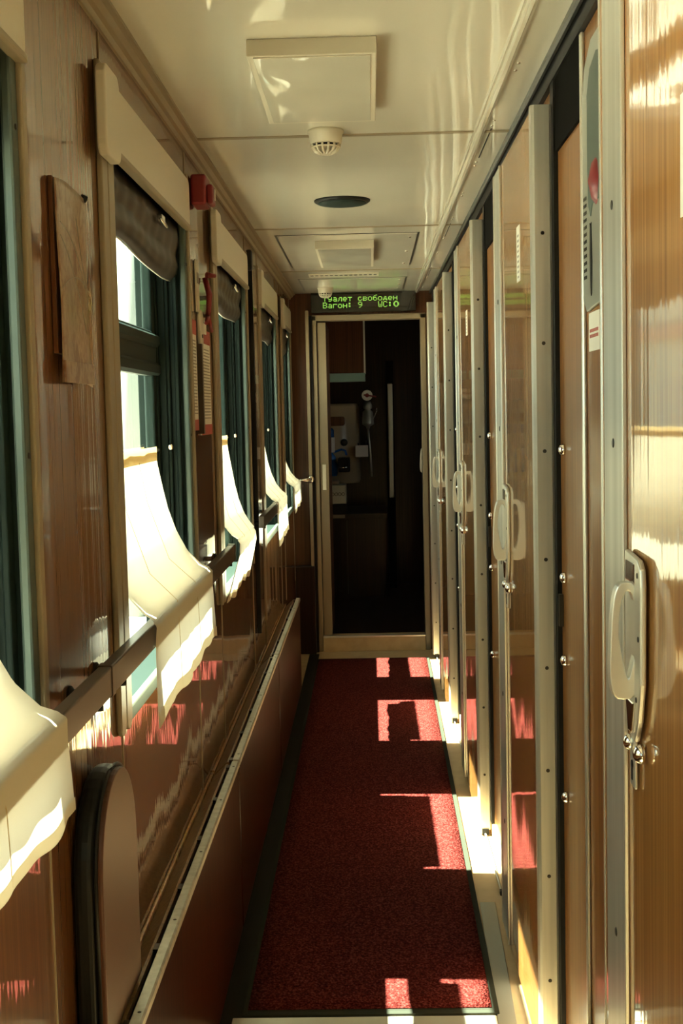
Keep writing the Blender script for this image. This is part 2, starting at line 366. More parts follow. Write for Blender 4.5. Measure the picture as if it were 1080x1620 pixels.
# ------------------------------------------------------------------ windows
def make_window(name, y0, y1, opening=True):
    W_ = empty(name, (XL, y0, WZ0), kind='structure')
    # dark green lining of the reveal
    m_ = MB(); m_.box(-0.60, -0.487, y1 - 0.012, y1, WZ0, WZ1); m_.box(-0.60, -0.487, y0, y0 + 0.012, WZ0, WZ1)
    m_.box(-0.60, -0.487, y0, y1, WZ0, WZ0 + 0.012)
    m_.box(-0.60, -0.487, y0, y1, WZ1 - 0.012, WZ1)
    # stepped ridges on both jambs
    for (a, s, q) in ((y1 - 0.012, -1, 1), (y0 + 0.012, 1, 0)):
        for (xa, xb, t) in ((-0.60, -0.548, 0.072), (-0.548, -0.530, 0.048), (-0.530, -0.522, 0.040), (-0.522, -0.510, 0.022), (-0.510, -0.500, 0.028)):
            if not q: t *= .2
            m_.box(xa, xb, min(a, a + s * t), max(a, a + s * t), WZ0, WZ1)
    m_.build('reveal', M['green'], W_, 0.004)
    pf = MB()
    for (a, b) in ((y1 - 0.022, y1 + 0.010), (y0 - 0.010, y0 + 0.022)): pf.box(-0.492, -0.476, a, b, WZ0 - 0.005, WZ1)
    pf.box(-0.492, -0.476, y0, y1, WZ0 - 0.012, WZ0 + 0.018)
    pf = pf.build('profile', M['green_alu'], W_, 0.004)
    for z in (1.0, 1.45, 1.9): screw(pf, (-0.476, y1 - 0.006, z), 0, 0.0045, 0.002, 1)
    MB().lathe([(0.008, 0), (0.008, 0.004), (0.004, 0.004)], (-0.526, y1 - 0.052, 1.42), 1, 16, -1).build('eyelet', M['chrome'], W_)
    # sashes
    ga, gb = y0 + 0.035, y1 - 0.125
    f = MB()
    spans = ((WZ0 + .01, 1.645, .022, .04), (1.665, 2.06, .055, .13)) if opening else ((WZ0 + .01, 2.06, .022, .13),)
    for (za, zb, lo, hi) in spans:
        f.box(-0.578, -0.552, ga - .03, ga, za, zb); f.box(-0.578, -0.552, gb, gb + .045, za, zb)
        f.box(-0.578, -0.552, ga - .03, gb + .045, za, za + lo); f.box(-0.578, -0.552, ga - .03, gb + .045, zb - hi, zb)
    f.build('sash', M['green'], W_, 0.006, 3)
    if opening:
        MB().prism([(-0.556, 1.612), (-0.548, 1.606), (-0.541, 1.612), (-0.541, 1.632), (-0.550, 1.640), (-0.550, 1.678), (-0.541, 1.686), (-0.541, 1.706), (-0.548, 1.712), (-0.556, 1.708)], 1, y0 + .012, gb + .05).build('transom', M['green'], W_)
        MB().box(-0.566, -0.562, ga, gb, WZ0 + .02, 1.62).build('pane', M['glass'], W_)
        MB().box(-0.566, -0.562, ga, gb, 1.70, 1.94).build('pane', M['glass'], W_)
    else:
        MB().box(-0.566, -0.562, ga, gb, WZ0 + .02, 1.94).build('pane', M['glass'], W_)
    # paired beige cover strips with rounded ends
    def strip(a, b, z0=0.905, z1=2.14):
        r = (b - a) / 2; o_ = [(a + r - r * math.cos(PI * t / 8), z0 + r - r * math.sin(PI * t / 8)) for t in range(9)] + [(b, z1), (a, z1)]
        MB().prism(o_, 0, XL, XL + 0.011).build('cover_strip', M['trim'], W_, 0.004, 3)
    strip(y0 - 0.118, y0 - 0.068); strip(y0 - 0.064, y0 - 0.008)
    strip(y1 + 0.010, y1 + 0.034)
    # thin joints of the panels below and above
    MB().box(XL, XL + .002, y0 - .068, y0 - .064, 0.47, 0.905).build('joint', M['trim'], W_)
    MB().box(XL, XL + .002, y1 + .036, y1 + .041, 0.47, 2.2).build('joint', M['trim'], W_)
    MB().box(XL, XL + .002, y0 - .068, y0 - .064, 2.14, 2.2).build('joint', M['trim'], W_)
    return W_
for i, (a, b) in enumerate(wins): make_window('window_%d' % (i + 1), a, b, i in (1, 3))

# ------------------------------------------------------------------ roller blind boxes
def make_blind(y0, y1, label):
    t = empty('roller_blind', (XL, (y0 + y1) / 2, 2.0), label, 'blind', 'roller blinds above the corridor windows')
    a, b, r = y0 - 0.03, y1 + 0.03, 0.02
    o_ = [(a, 2.125), (a, 1.995), (b - r, 1.995), (b - r * .3, 1.995 + r * .3), (b, 1.995 + r), (b, 2.125 - r), (b - r * .3, 2.125 - r * .3), (b - r, 2.125)]
    MB().prism(o_, 0, XL, XL + 0.014).build('blind_box', M['cream'], t, 0.004, 3)
    MB().box(XL, XL + 0.019, a, b - .01, 1.990, 2.004).build('bottom_lip', M['trim'], t, 0.004, 3)
    a = y0 - 0.16; b = y0 - 0.028; z0, z1 = 1.965, 2.125
    def rr(a, b, z0, z1, r, n=5):
        pts = []
        for cx_, cz_, s in ((b - r, z1 - r, 0), (a + r, z1 - r, 1), (a + r, z0 + r, 2), (b - r, z0 + r, 3)):
            for k in range(n + 1):
                q = PI / 2 * (s + k / n); pts.append((cx_ + r * math.cos(q), cz_ + r * math.sin(q)))
        return pts
    MB().prism(rr(a, b, z0, z1, 0.025), 0, XL + .011, XL + 0.030).build('end_cap', M['cream'], t, 0.004, 3)
    # rolled fabric hanging in the reveal, sagging
    def fab(u, v):
        y = y0 + .02 + (y1 - y0 - .04) * u
        sag = 0.012 * math.sin(PI * u) + 0.006 * math.sin(7 * u + y0) + 0.02 * u * u
        prof = [(-0.515, 2.07), (-0.512, 2.03), (-0.497, 2.0), (-0.492, 1.965), (-0.500, 1.935), (-0.494, 1.905), (-0.500, 1.885), (-0.515, 1.875)]
        k = v * (len(prof) - 1); i = min(int(k), len(prof) - 2); f = k - i
        x = prof[i][0] * (1 - f) + prof[i + 1][0] * f; z = prof[i][1] * (1 - f) + prof[i + 1][1] * f
        x += 0.0012 * math.sin(60 * u + 3 * v) * math.sin(PI * v) + .002 * math.sin(13 * u + 5 * v)
        return (x, y, z - sag * v)
    f = MB().grid(fab, 60, 24).build('blind_fabric', M['blind'], t, fix=False, solid=0.003)
    cl = MB(); ym = y0 + (y1 - y0) * .62
    cl.tube([(-0.478, ym - .03, 1.962), (-0.470, ym - .02, 1.948), (-0.468, ym, 1.944), (-0.470, ym + .02, 1.948), (-0.478, ym + .03, 1.962)], 0.003, 8)
    cl.box(-0.486, -0.474, ym - .022, ym + .022, 1.952, 1.972)
    cl.build('pull_clip', M['chrome'], t, 0.0015)
    MB().tube([fab(u / 12, 1.0) for u in range(13)], 0.0022, 8).build('bottom_bar', M['steel'], t)
    return t
names = {2: 'rolled grey roller blind in cream box over the nearest window, cut by the picture edge',
         3: 'rolled grey roller blind in cream box over the window beside the printed map',
         4: 'rolled grey roller blind in cream box over the window after the red alarm box',
         5: 'rolled grey roller blind in cream box over the second window from the end wall',
         6: 'small roller blind box over the last window beside the end door'}
for i in (2, 3, 4, 5, 6): make_blind(*wins[i], names[i])

# ------------------------------------------------------------------ curtains
def make_curtain(i, label, top, bot, pull0, pull1, hz0, hz1, seed, tuck=0):
    y0, y1 = wins[i]
    t = empty('window_curtain', (-0.54, (y0 + y1) / 2, 1.41), label, 'curtain', 'half curtains at the corridor windows')
    rnd = random.Random(seed); ph = [rnd.uniform(0, 6) for _ in range(6)]
    base = [(-0.553, 1.412), (-0.548, 1.375), (-0.538, 1.32), (-0.527, 1.265), (-0.508, 1.205), (-0.482, 1.152), (-0.450, 1.117), (-0.430, 1.107), (-0.4185, 1.096), (-0.4205, 1.06)]
    loose = [(-0.553, 1.412), (-0.545, 1.34), (-0.535, 1.27), (-0.527, 1.2), (-0.522, 1.14), (-0.516, 1.09), (-0.510, 1.05), (-0.500, 1.02), (-0.490, 0.99), (-0.482, 0.97)]
    def pt(u, v):
        pull = pull0 * (1 - u) + pull1 * u
        hz = hz0 * (1 - u) + hz1 * u + 0.006 * math.sin(11 * u + ph[0]) + 0.004 * math.sin(29 * u + ph[1])
        if v < 0.75:
            k = v / 0.75 * 9; q = min(int(k), 8); f = k - q
            def L_(P_): return (P_[q][0] * (1 - f) + P_[q + 1][0] * f, P_[q][1] * (1 - f) + P_[q + 1][1] * f)
            a, b = L_(base), L_(loose)
        else:
            f = (v - .75) / .25; a = (-0.4205 + (0.002 - tuck) * f, 1.06 + (hz - 1.06) * f); b = (-0.482, .97 + (hz - .08 - .97) * f)
        x = a[0] * pull + b[0] * (1 - pull); z = a[1] * pull + b[1] * (1 - pull)
        yt = top[0] + (top[1] - top[0]) * u; yb = bot[0] + (bot[1] - bot[0]) * u
        s = v * v * (3 - 2 * v); y = yt * (1 - s) + yb * s
        fold = (0.0035 * math.sin(19 * u + ph[2]) + 0.002 * math.sin(43 * u + ph[3])) * (0.25 + 1.1 * v if v < .55 else (0.25 + 0.6 * abs(v - .72) * 4))
        if v > .78: fold += 0.004 * (v - .78) / .22 * (1 + math.sin(33 * u + ph[4]))
        if v > 0.6: x += abs(fold) * .5
        else: x += fold + .003
        return (x, y, z)
    MB().grid(pt, 70, 64).build('cloth', M['curtain'], t, fix=False)
    def hem(u, v):
        a = pt(u, 1.0); b = pt(u, 0.955); return (a[0] * (1 - v) + b[0] * v + 0.0015, a[1], a[2] * (1 - v) + b[2] * v)
    MB().grid(hem, 70, 3).build('hem', M['curtain'], t, fix=False)
    MB().grid(lambda u, v: (pt(u, 0)[0] + .004, pt(u, 0)[1], pt(u, 0)[2] + 0.012 - 0.036 * v), 60, 3).build('header_band', M['hem'], t, fix=False)
    rd = MB(); rd.tube([(-0.553, y0 + .013, 1.414), (-0.553, y1 - .013, 1.414)], 0.004, 10); rd.build('curtain_rod', M['steel'], t)
    for k in range(2):
        uu = 0.33 + .34 * k
        MB().tube([tuple(Vector(pt(uu + .0008 * s, v_)) + Vector((.001, 0, 0))) for s, v_ in ((0, .02), (0, .2), (0, .4), (0, .6), (0, .75), (0, .9), (0, .99))], 0.0006, 5).build('seam', M['hem'], t)
def wr_(i, da, db): return (wins[i][0] + da, wins[i][1] + db)
make_curtain(2, 'cream half curtain at the nearest window, hem cut off at the picture edge', wr_(2, .05, -.14), wr_(2, -.02, -.06), 1, 1, .955, .965, 1)
make_curtain(3, 'cream half curtain draped over the rail beside the window next to the black seat', wr_(3, .05, -.15), wr_(3, -.02, -.075), 1, 1, .905, .925, 2)
make_curtain(4, 'cream half curtain at the window after the printed notices', wr_(4, .055, -.155), wr_(4, -.03, -.15), .95, .60, .90, .93, 3, .05)
make_curtain(5, 'sunlit cream half curtain hanging in a point at the second window from the end door', wr_(5, .05, -.15), wr_(5, -.03, -.22), 1, .9, .90, .93, 4)
make_curtain(6, 'sunlit cream half curtain at the last small window beside the end door', wr_(6, .03, -.03), wr_(6, -.02, -.02), .9, .9, .96, .98, 5)

# ------------------------------------------------------------------ handrails, one per stretch, with sleeves and brackets
def make_rail(ya, yb, label):
    t = empty('handrail', (-0.435, (ya + yb) / 2, 1.08), label, 'handrail', 'handrails across the corridor windows')
    MB().box(-0.446, -0.424, ya, yb, 1.052, 1.100).build('rail_bar', M['rail'], t, 0.003, 3)
    MB().box(-0.448, -0.4225, yb - .03, yb, 1.050, 1.102).build('sleeve', M['rail'], t, 0.003, 3)
    for y in (ya + .10, yb - .09):
        b = MB().tube([(XL, y, 1.066), (-0.445, y, 1.066)], 0.008, 12); b.lathe([(0.017, 0), (0.017, .004), (0.009, .01)], (XL, y, 1.066), 0, 16, 1)
        b = b.build('bracket', M['black'], t)
        MB().tube([(-0.432, y, 1.052), (-0.432, y, 1.042)], 0.006, 12).build('bolt', M['black'], b)
for ya, yb, lb in ((0.421, 2.085, 'flat brown handrail running under the nearest curtain to the wall with the map'),
                   (2.087, 4.0, 'flat brown handrail behind the curtain after the black seat, ending below the printed notices'),
                   (5.10, 5.88, 'short flat brown handrail across the tall glossy board')): make_rail(ya, yb, lb)

# ------------------------------------------------------------------ radiator covers
rc = empty('radiator_cover', (-0.42, 1.2, 0), 'low wooden radiator cover nearest the camera, below the black folding seat', 'radiator cover', 'radiator covers along the window wall')
ca, cb = 0.385, 2.030
MB().box(-0.415, -0.400, ca + .002, cb - .002, 0.0, 0.492).build('front_panel', M['wood_red'], rc, 0.003)
MB().prism([(-0.478, 0.440), (-0.478, 0.452), (-0.436, 0.492), (-0.430, 0.492), (-0.430, 0.478), (-0.436, 0.478)], 1, ca + .003, cb - .003).build('lid', M['lid'], rc)
es = MB().prism([(-0.418, 0.488), (-0.418, 0.500), (-0.401, 0.500), (-0.397, 0.497), (-0.397, 0.484), (-0.401, 0.484)], 1, ca + .003, cb - .003).build('metal_edge', M['alu'], rc)
for y in (0.45, 0.85, 1.25, 1.65, 1.97): screw(es, (-0.408, y, 0.500), 2, 0.0035, 0.0008, 1)
for k in range(6): MB().box(-0.431, -0.417, ca + .02 + k * .315, ca + .05 + k * .315, 0.484, 0.494).build('slot_bridge', M['rail'], rc)
MB().box(-0.4785, -0.430, ca + .002, cb - .002, 0.0, 0.435).build('radiator_body', M['black'], rc)
MB().box(XL, XL + .008, ca, cb, 0.453, 0.470).build('wall_strip', M['wood'], rc, 0.003)
for k, lb in ((1, 'low wooden radiator cover with metal edge beside the red carpet'), (2, 'low wooden radiator cover beside the far half of the carpet'), (3, 'low wooden radiator cover nearest the end door')):
    copy_tree(rc, (0, P * k, 0), label=lb)
tag(MB().box(-0.478, -0.36, 7.03 + P * .64 - .09, 8.09, 0.0, 0.55).build('end_box', M['darkbrown'], bevel=.004), 'small dark box in the corner beside the end door frame', 'box')

# ------------------------------------------------------------------ folding seat
t = empty('folding_seat', (-0.44, 2.16, 0.7), 'black vinyl folding seat with brown board, folded up against the window wall', 'seat')
def dee(yc, hw, z0, z1, n=20):
    pts = [(yc - hw, z0)]; r = hw
    for k in range(n + 1):
        a = PI * (1 - k / n); pts.append((yc + r * math.cos(a), z1 - r * 1.15 + r * 1.15 * math.sin(a) ** .8 if math.sin(a) > 0 else z1 - r * 1.15))
    pts.append((yc + hw, z0)); return pts
MB().prism(dee(2.108, 0.154, 0.50, 0.922), 0, -0.477, -0.440).build('cushion', M['vinyl'], t, 0.014, 4)
MB().prism(dee(2.108, 0.148, 0.505, 0.916), 0, -0.4405, -0.430).build('seat_board', M['seat_board'], t, 0.003, 3)
pip = [(-0.440, p[0], p[1]) for p in dee(2.108, 0.153, 0.505, 0.921)]
MB().tube(pip, 0.0035, 8).build('piping', M['vinyl'], t)
MB().box(-0.479, -0.470, 2.01, 2.21, 0.50, 0.84).build('back_plate', M['black'], t)

# ------------------------------------------------------------------ ceiling things
def ceiling_light(y0, y1, x0, x1, label):
    t = empty('ceiling_light', ((x0 + x1) / 2, (y0 + y1) / 2, ZC), label, 'ceiling light', 'square ceiling lights')
    MB().box(x0, x1, y0, y1, ZC - 0.034, ZC).build('housing', M['cream'], t, 0.002)
    MB().box(x0 + .012, x1 - .012, y0 + .008, y1 - .02, ZC - 0.0365, ZC - .034).build('diffuser', M['light_cover'], t, 0.001)
ceiling_light(2.62, 3.22, -0.229, 0.029, 'switched-off square ceiling light nearest the camera, in front of the smoke detector')
def smoke(x, y, s, label):
    t = empty('smoke_detector', (x, y, ZC), label, 'smoke detector')
    MB().lathe([(0.047, 0), (0.048, .006), (0.044, .012), (0.041, .034), (0.038, .036)], (x, y, ZC), 2, 40, -1).build('base', M['cream'], t)
    MB().lathe([(0.030, 0.034), (0.030, .043)], (x, y, ZC), 2, 32, -1).build('slot', M['black'], t)
    h_ = MB()
    for k in range(14):
        a = 2 * PI * k / 14; u, v = math.cos(a), math.sin(a)
        h_.tube([(x + .037 * u, y + .037 * v, ZC - .035), (x + .036 * u, y + .036 * v, ZC - .043), (x + .029 * u, y + .029 * v, ZC - .054), (x + .014 * u, y + .014 * v, ZC - .060)], 0.0032, 6)
    h_.lathe([(0.036, .0415), (0.0385, .043), (0.037, .046)], (x, y, ZC), 2, 32, -1)
    h_.lathe([(0.016, .056), (0.014, .062)], (x, y, ZC), 2, 24, -1)
    h_.build('sensor_head', M['cream'], t)
smoke(-0.10, 3.47, 1, 'white round smoke detector between the near ceiling light and the black speaker')
smoke(-0.245, 7.72, 1, 'small round smoke detector on the ceiling in front of the green display')
t = empty('ceiling_speaker', (-0.08, 4.60, ZC), 'black oval speaker grille on the ceiling', 'speaker')
MB().lathe([(0.098, 0), (0.098, .004), (0.090, .010)], (-0.08, 4.60, ZC), 2, 48, -1).build('rim', M['black'], t)
g = MB().lathe([(0.086, .009), (0.082, .013), (0.05, .016), (0.01, .017)], (-0.08, 4.60, ZC), 2, 48, -1).build('grille', M['green'], t)
def hatch(x0, x1, y0, y1, label):
    t = empty('ceiling_hatch', ((x0 + x1) / 2, (y0 + y1) / 2, ZC), label, 'hatch', 'ceiling access hatches')
    MB().box(x0, x1, y0, y1, ZC - .004, ZC).build('hatch_panel', M['ceil'], t, 0.001)
    f = MB(); g_ = .010
    f.box(x0 - g_, x0, y0 - g_, y1 + g_, ZC - .0015, ZC); f.box(x1, x1 + g_, y0 - g_, y1 + g_, ZC - .0015, ZC); f.box(x0, x1, y0 - g_, y0, ZC - .0015, ZC); f.box(x0, x1, y1, y1 + g_, ZC - .0015, ZC)
    f.build('gap', M['screw'], t)
    for k in range(3): MB().lathe([(0.008, .004), (0.006, .007)], (x1 - .03, y0 + .1 + k * (y1 - y0 - .2) / 2, ZC), 2, 14, -1).build('latch', M['chrome'], t)
hatch(-0.37, 0.215, 5.46, 6.62, 'large cream ceiling hatch framing the second ceiling light')
hatch(-0.37, 0.215, 7.24, 7.92, 'smaller cream ceiling hatch next to the green display')
ceiling_light(5.62, 6.35, -0.219, 0.034, 'switched-off square ceiling light set in the large ceiling hatch')
bpy.data.objects['ceiling_light.001'].location.z -= 0.004
t = empty('ceiling_vent', (-0.12, 7.03, ZC), 'narrow slotted vent strip across the ceiling between the two hatches', 'vent')
MB().box(-0.31, 0.065, 6.98, 7.10, ZC - .006, ZC).build('vent_plate', M['cream'], t, 0.001)
sl_ = MB()
for k in range(14): sl_.box(-0.30 + k * .026, -0.284 + k * .026, 7.0, 7.035, ZC - .0068, ZC - .005)
sl_.build('slots', M['black'], t)

# ------------------------------------------------------------------ text display above the end door
F = {'T': '11111 00100 00100 00100 00100 00100 00100', 'y': '00000 00000 10001 10001 01111 00001 01110', 'a': '00000 00000 01110 00001 01111 10001 01111',
     'l': '00000 00000 00111 01001 01001 01001 10001', 'e': '00000 00000 01110 10001 11111 10000 01110', 't': '00000 00000 11111 00100 00100 00100 00100',
     's': '00000 00000 01110 10000 10000 10001 01110', 'v': '00000 00000 11110 10001 11110 10001 11110', 'o': '00000 00000 01110 10001 10001 10001 01110',
     'b': '00011 01100 10000 11110 10001 10001 01110', 'd': '00000 00000 00110 01010 01010 11111 10001', 'n': '00000 00000 10001 10001 11111 10001 10001',
     'V': '11110 10001 10001 11110 10001 10001 11110', 'g': '00000 00000 11111 10000 10000 10000 10000', ':': '00000 01100 01100 00000 01100 01100 00000',
     '9': '01110 10001 10001 01111 00001 00010 01100', 'W': '10001 10001 10001 10101 10101 10101 01010', 'C': '01110 10001 10000 10000 10000 10001 01110',
     'O': '0011100 0110110 1100011 1100011 1100011 0110110 0011100'}
t = empty('text_display', (-0.03, 8.08, 2.18), 'black display with green dot letters above the end door', 'display')
MB().box(-0.345, 0.30, 8.045, 8.10, 2.115, 2.238).build('display_case', M['display'], t, 0.002)
def line(txt, z, nm):
    mb = MB(); p = 0.00515; x = -0.272
    for ch in txt:
        if ch != ' ':
            for r_, row in enumerate(F[ch].split()):
                for c_, b_ in enumerate(row):
                    if b_ == '1': mb.box(x + c_ * p, x + c_ * p + .0046, 8.0435, 8.0455, z - r_ * p - .0046, z - r_ * p)
        x += 6 * p
    mb.build(nm, M['led'], t)
line('Tyalet svoboden', 2.219, 'text_line'); line('Vagon: 9   WC:O', 2.178, 'text_line')

# ------------------------------------------------------------------ end door and frame
df_ = empty('door_7', (0, 8.1, 0), kind='structure')
fr_ = MB(); fr_.box(-0.345, -0.318, 8.075, 8.18, 0.0, 2.10); fr_.box(0.325, 0.358, 8.075, 8.18, 0.0, 2.10); fr_.box(-0.345, 0.358, 8.075, 8.18, 2.070, 2.105)
fr_.build('door_frame', M['trim'], df_, 0.004)
MB().box(-0.375, -0.345, 8.06, 8.10, 0.0, 2.10).build('hinge_gap', M['black'], df_)
MB().box(-0.383, -0.362, 8.03, 8.09, 0.0, 2.13).build('frame_edge', M['trim'], df_, 0.003)
MB().box(-0.312, -0.262, 8.10, 8.78, 0.10, 2.06).build('open_leaf', M['vest'], df_, 0.003)
MB().box(-0.314, -0.260, 8.096, 8.108, 0.10, 2.06).build('leaf_edge', M['trim'], df_, 0.003)
MB().box(-0.300, -0.276, 8.088, 8.098, 1.02, 1.18).build('latch_plate', M['steel'], df_, 0.002)
hh = MB(); hh.tube([(-0.372, 8.03, 1.092), (-0.372, 7.985, 1.092), (-0.378, 7.975, 1.092), (-0.43, 7.965, 1.090), (-0.455, 7.965, 1.085)], [0.012, 0.011, 0.012, 0.010, 0.007], 14)
hh.lathe([(0.022, 0), (0.022, .006), (0.014, .01)], (-0.372, 8.03, 1.092), 1, 24, -1)
hh.build('door_handle', M['chrome'], df_)
MB().box(-0.318, 0.325, 8.07, 8.19, 0.0, 0.095).build('threshold', M['lino'], df_, 0.003)
MB().box(-0.318, 0.325, 8.065, 8.10, 0.088, 0.099).build('threshold_strip', M['steel'], df_, 0.002)
# vestibule behind
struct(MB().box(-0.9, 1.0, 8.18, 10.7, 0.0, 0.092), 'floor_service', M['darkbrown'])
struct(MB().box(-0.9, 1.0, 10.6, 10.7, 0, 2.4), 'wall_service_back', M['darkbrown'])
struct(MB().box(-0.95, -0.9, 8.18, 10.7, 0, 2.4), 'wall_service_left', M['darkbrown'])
sw = MB(); sw.box(1.0, 1.05, 8.18, 8.8, 0, 2.4); sw.box(1.0, 1.05, 9.15, 10.7, 0, 2.4); sw.box(1.0, 1.05, 8.8, 9.15, 0, 1.3); sw.box(1.0, 1.05, 8.8, 9.15, 1.65, 2.4)  # unseen opening added here to let skylight onto the boiler
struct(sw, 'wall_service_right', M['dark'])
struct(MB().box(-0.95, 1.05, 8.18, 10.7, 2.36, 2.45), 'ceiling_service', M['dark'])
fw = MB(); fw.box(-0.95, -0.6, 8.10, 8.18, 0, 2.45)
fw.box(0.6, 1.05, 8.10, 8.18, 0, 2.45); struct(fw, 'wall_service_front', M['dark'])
v = empty('wall_cabinet', (-0.45, 10.2, 1.8), 'red-brown wall cabinet with pale teal ledge beyond the end door', 'cabinet')
MB().box(-0.88, -0.03, 9.95, 10.59, 1.80, 2.35).build('cabinet_door', M['vest'], v, 0.003)
MB().box(-0.035, -0.022, 9.94, 9.96, 1.79, 2.30).build('edge_trim', M['steel'], v)
MB().box(-0.88, -0.025, 9.93, 10.02, 1.735, 1.80).build('ledge', M['teal'], v, 0.004)
t = empty('pipe_duct', (0.165, 10.3, 0.1), 'vertical grey duct on a dark board beside the valve in the service area', 'duct')
MB().box(0.145, 0.185, 10.25, 10.29, 0.82, 1.72).build('duct', M['greyp'], t, 0.006)
MB().box(0.135, 0.195, 10.29, 10.58, 0.093, 1.9).build('backing_board', M['dark'], t)
t = empty('water_boiler', (-0.22, 10.2, 1.2), 'dim beige water boiler with dark oval plate in the service area beyond the door', 'boiler')
MB().lathe([(0.20, 0.95), (0.21, 0.97), (0.21, 1.54), (0.19, 1.57)], (-0.29, 10.25, 0), 2, 48).build('tank', M['boiler'], t)
MB().box(-0.40, -0.18, 10.40, 10.597, 1.0, 1.5).build('wall_bracket', M['dark'], t)
ov = MB(); ov.prism([(-0.33, 1.40), (-0.20, 1.40), (-0.19, 1.415), (-0.19, 1.455), (-0.20, 1.47), (-0.33, 1.47), (-0.34, 1.455), (-0.34, 1.415)], 1, 10.02, 10.06); ov.build('plate', M['vest'], t, .004)
MB().lathe([(0.028, 0), (0.028, .012), (0.01, .02)], (-0.20, 10.05, 1.27), 1, 24, -1).build('dial', M['screw'], t)
t = empty('water_bottle', (-0.31, 9.9, 1.0), 'blue water bottle with pump and white label in the service area', 'bottle')
MB().lathe([(0.055, 1.02), (0.06, 1.04), (0.06, 1.11), (0.045, 1.13), (0.05, 1.16), (0.022, 1.20)], (-0.31, 9.9, 0), 2, 32).build('bottle_body', M['blue'], t)
MB().lathe([(0.042, 1.20), (0.042, 1.315)], (-0.31, 9.9, 0), 2, 32).build('label_band', M['white'], t)
MB().lathe([(0.038, 1.315), (0.038, 1.37), (0.025, 1.385)], (-0.31, 9.9, 0), 2, 32).build('pump_head', M['blue'], t)
MB().tube([(-0.28, 9.9, 1.20), (-0.22, 9.9, 1.22), (-0.19, 9.9, 1.21), (-0.18, 9.9, 1.175)], 0.009, 10).build('spout', M['blue'], t)
t = empty('coffee_machine', (-0.22, 9.85, 1.1), 'black appliance with a lever standing beside the blue bottle', 'machine')
MB().box(-0.245, -0.155, 9.80, 10.0, 1.05, 1.16).build('casing', M['black'], t, .01)
MB().tube([(-0.25, 9.78, 1.085), (-0.17, 9.78, 1.088)], 0.006, 8).build('lever', M['chrome'], t)
t = empty('metal_crate', (-0.26, 9.85, 0.9), 'grey-green box with a row of rings on the service counter', 'box')
MB().box(-0.335, -0.185, 9.80, 10.0, 0.81, 0.955).build('body', M['greyp'], t, .006)
rg = MB()
for k in range(5): 
    xx = -0.315 + k * .026; rg.tube([(xx + .011 * math.cos(a_ * PI / 6), 9.798, .885 + .011 * math.sin(a_ * PI / 6)) for a_ in range(13)], .0018, 6)
rg.build('ring_pattern', M['screw'], t)
MB().box(-0.34, -0.24, 9.82, 9.95, 0.957, 0.985).build('tray', M['boiler'], t, .006)
MB().box(-0.34, -0.19, 9.79, 10.0, 0.735, 0.81).build('stand', M['black'], t, .004)
t = empty('counter', (-0.3, 10, 0.5), 'dark service counter under the boiler', 'counter')
MB().box(-0.895, 0.12, 9.78, 10.595, 0.70, 0.735).build('worktop', M['darkbrown'], t, .003)
MB().box(-0.895, 0.10, 9.82, 10.595, 0.095, 0.70).build('cabinet_front', M['darkbrown'], t)
MB().box(-0.19, -0.185, 9.812, 9.822, 0.12, 0.68).build('door_gap', M['screw'], t)
MB().box(-0.34, -0.20, 9.77, 9.79, 0.705, 0.73).build('edge_band', M['boiler'], t)
t = empty('pressure_gauge', (-0.015, 10.1, 1.63), 'round white gauge with red pointer above the grey valve', 'gauge')
MB().lathe([(0.042, 0), (0.042, .02), (0.036, .024)], (-0.015, 10.1, 1.63), 1, 36, -1).build('dial_face', M['white'], t)
pn = MB(); pn.lathe([(0.016, .024), (0.014, .03)], (-0.015, 10.1, 1.63), 1, 20, -1); pn.tube([(-0.04, 10.068, 1.634), (0.055, 10.062, 1.618)], .006, 8); pn.build('red_handle', M['red'], t)
t = empty('shutoff_valve', (-0.01, 10.12, 1.46), 'grey cylindrical valve with pipe below the white gauge', 'valve')
MB().lathe([(0.022, 1.585), (0.034, 1.55), (0.034, 1.53), (0.02, 1.52), (0.04, 1.50), (0.045, 1.42), (0.045, 1.405), (0.018, 1.39), (0.012, 1.37)], (-0.012, 10.12, 0), 2, 32).build('valve_body', M['greyp'], t)
MB().box(-0.03, 0.01, 10.14, 10.597, 1.44, 1.48).build('wall_bracket', M['dark'], t)
MB().tube([(-0.012, 10.12, 1.39), (-0.008, 10.12, 1.30), (0.0, 10.10, 1.22), (0.01, 10.1, 1.0)], 0.008, 10).build('pipe', M['alu'], t)
MB().tube([(0.03, 10.08, 1.44), (0.055, 10.08, 1.50), (0.06, 10.08, 1.53)], 0.004, 8).build('lever', M['chrome'], t)
t = empty('junction_box', (-0.06, 10.0, 1.2), 'small pale switch box fixed beside the pipe below the valve', 'box')
MB().box(-0.115, -0.015, 10.02, 10.1, 1.155, 1.245).build('housing', M['white'], t, .005)
kn = MB()
for q in ((-0.09, 1.235), (-0.03, 1.25)): kn.tube([(q[0], 10.05, q[1]), (q[0], 10.05, q[1] + .03)], .006, 8)
kn.build('stub', M['screw'], t)

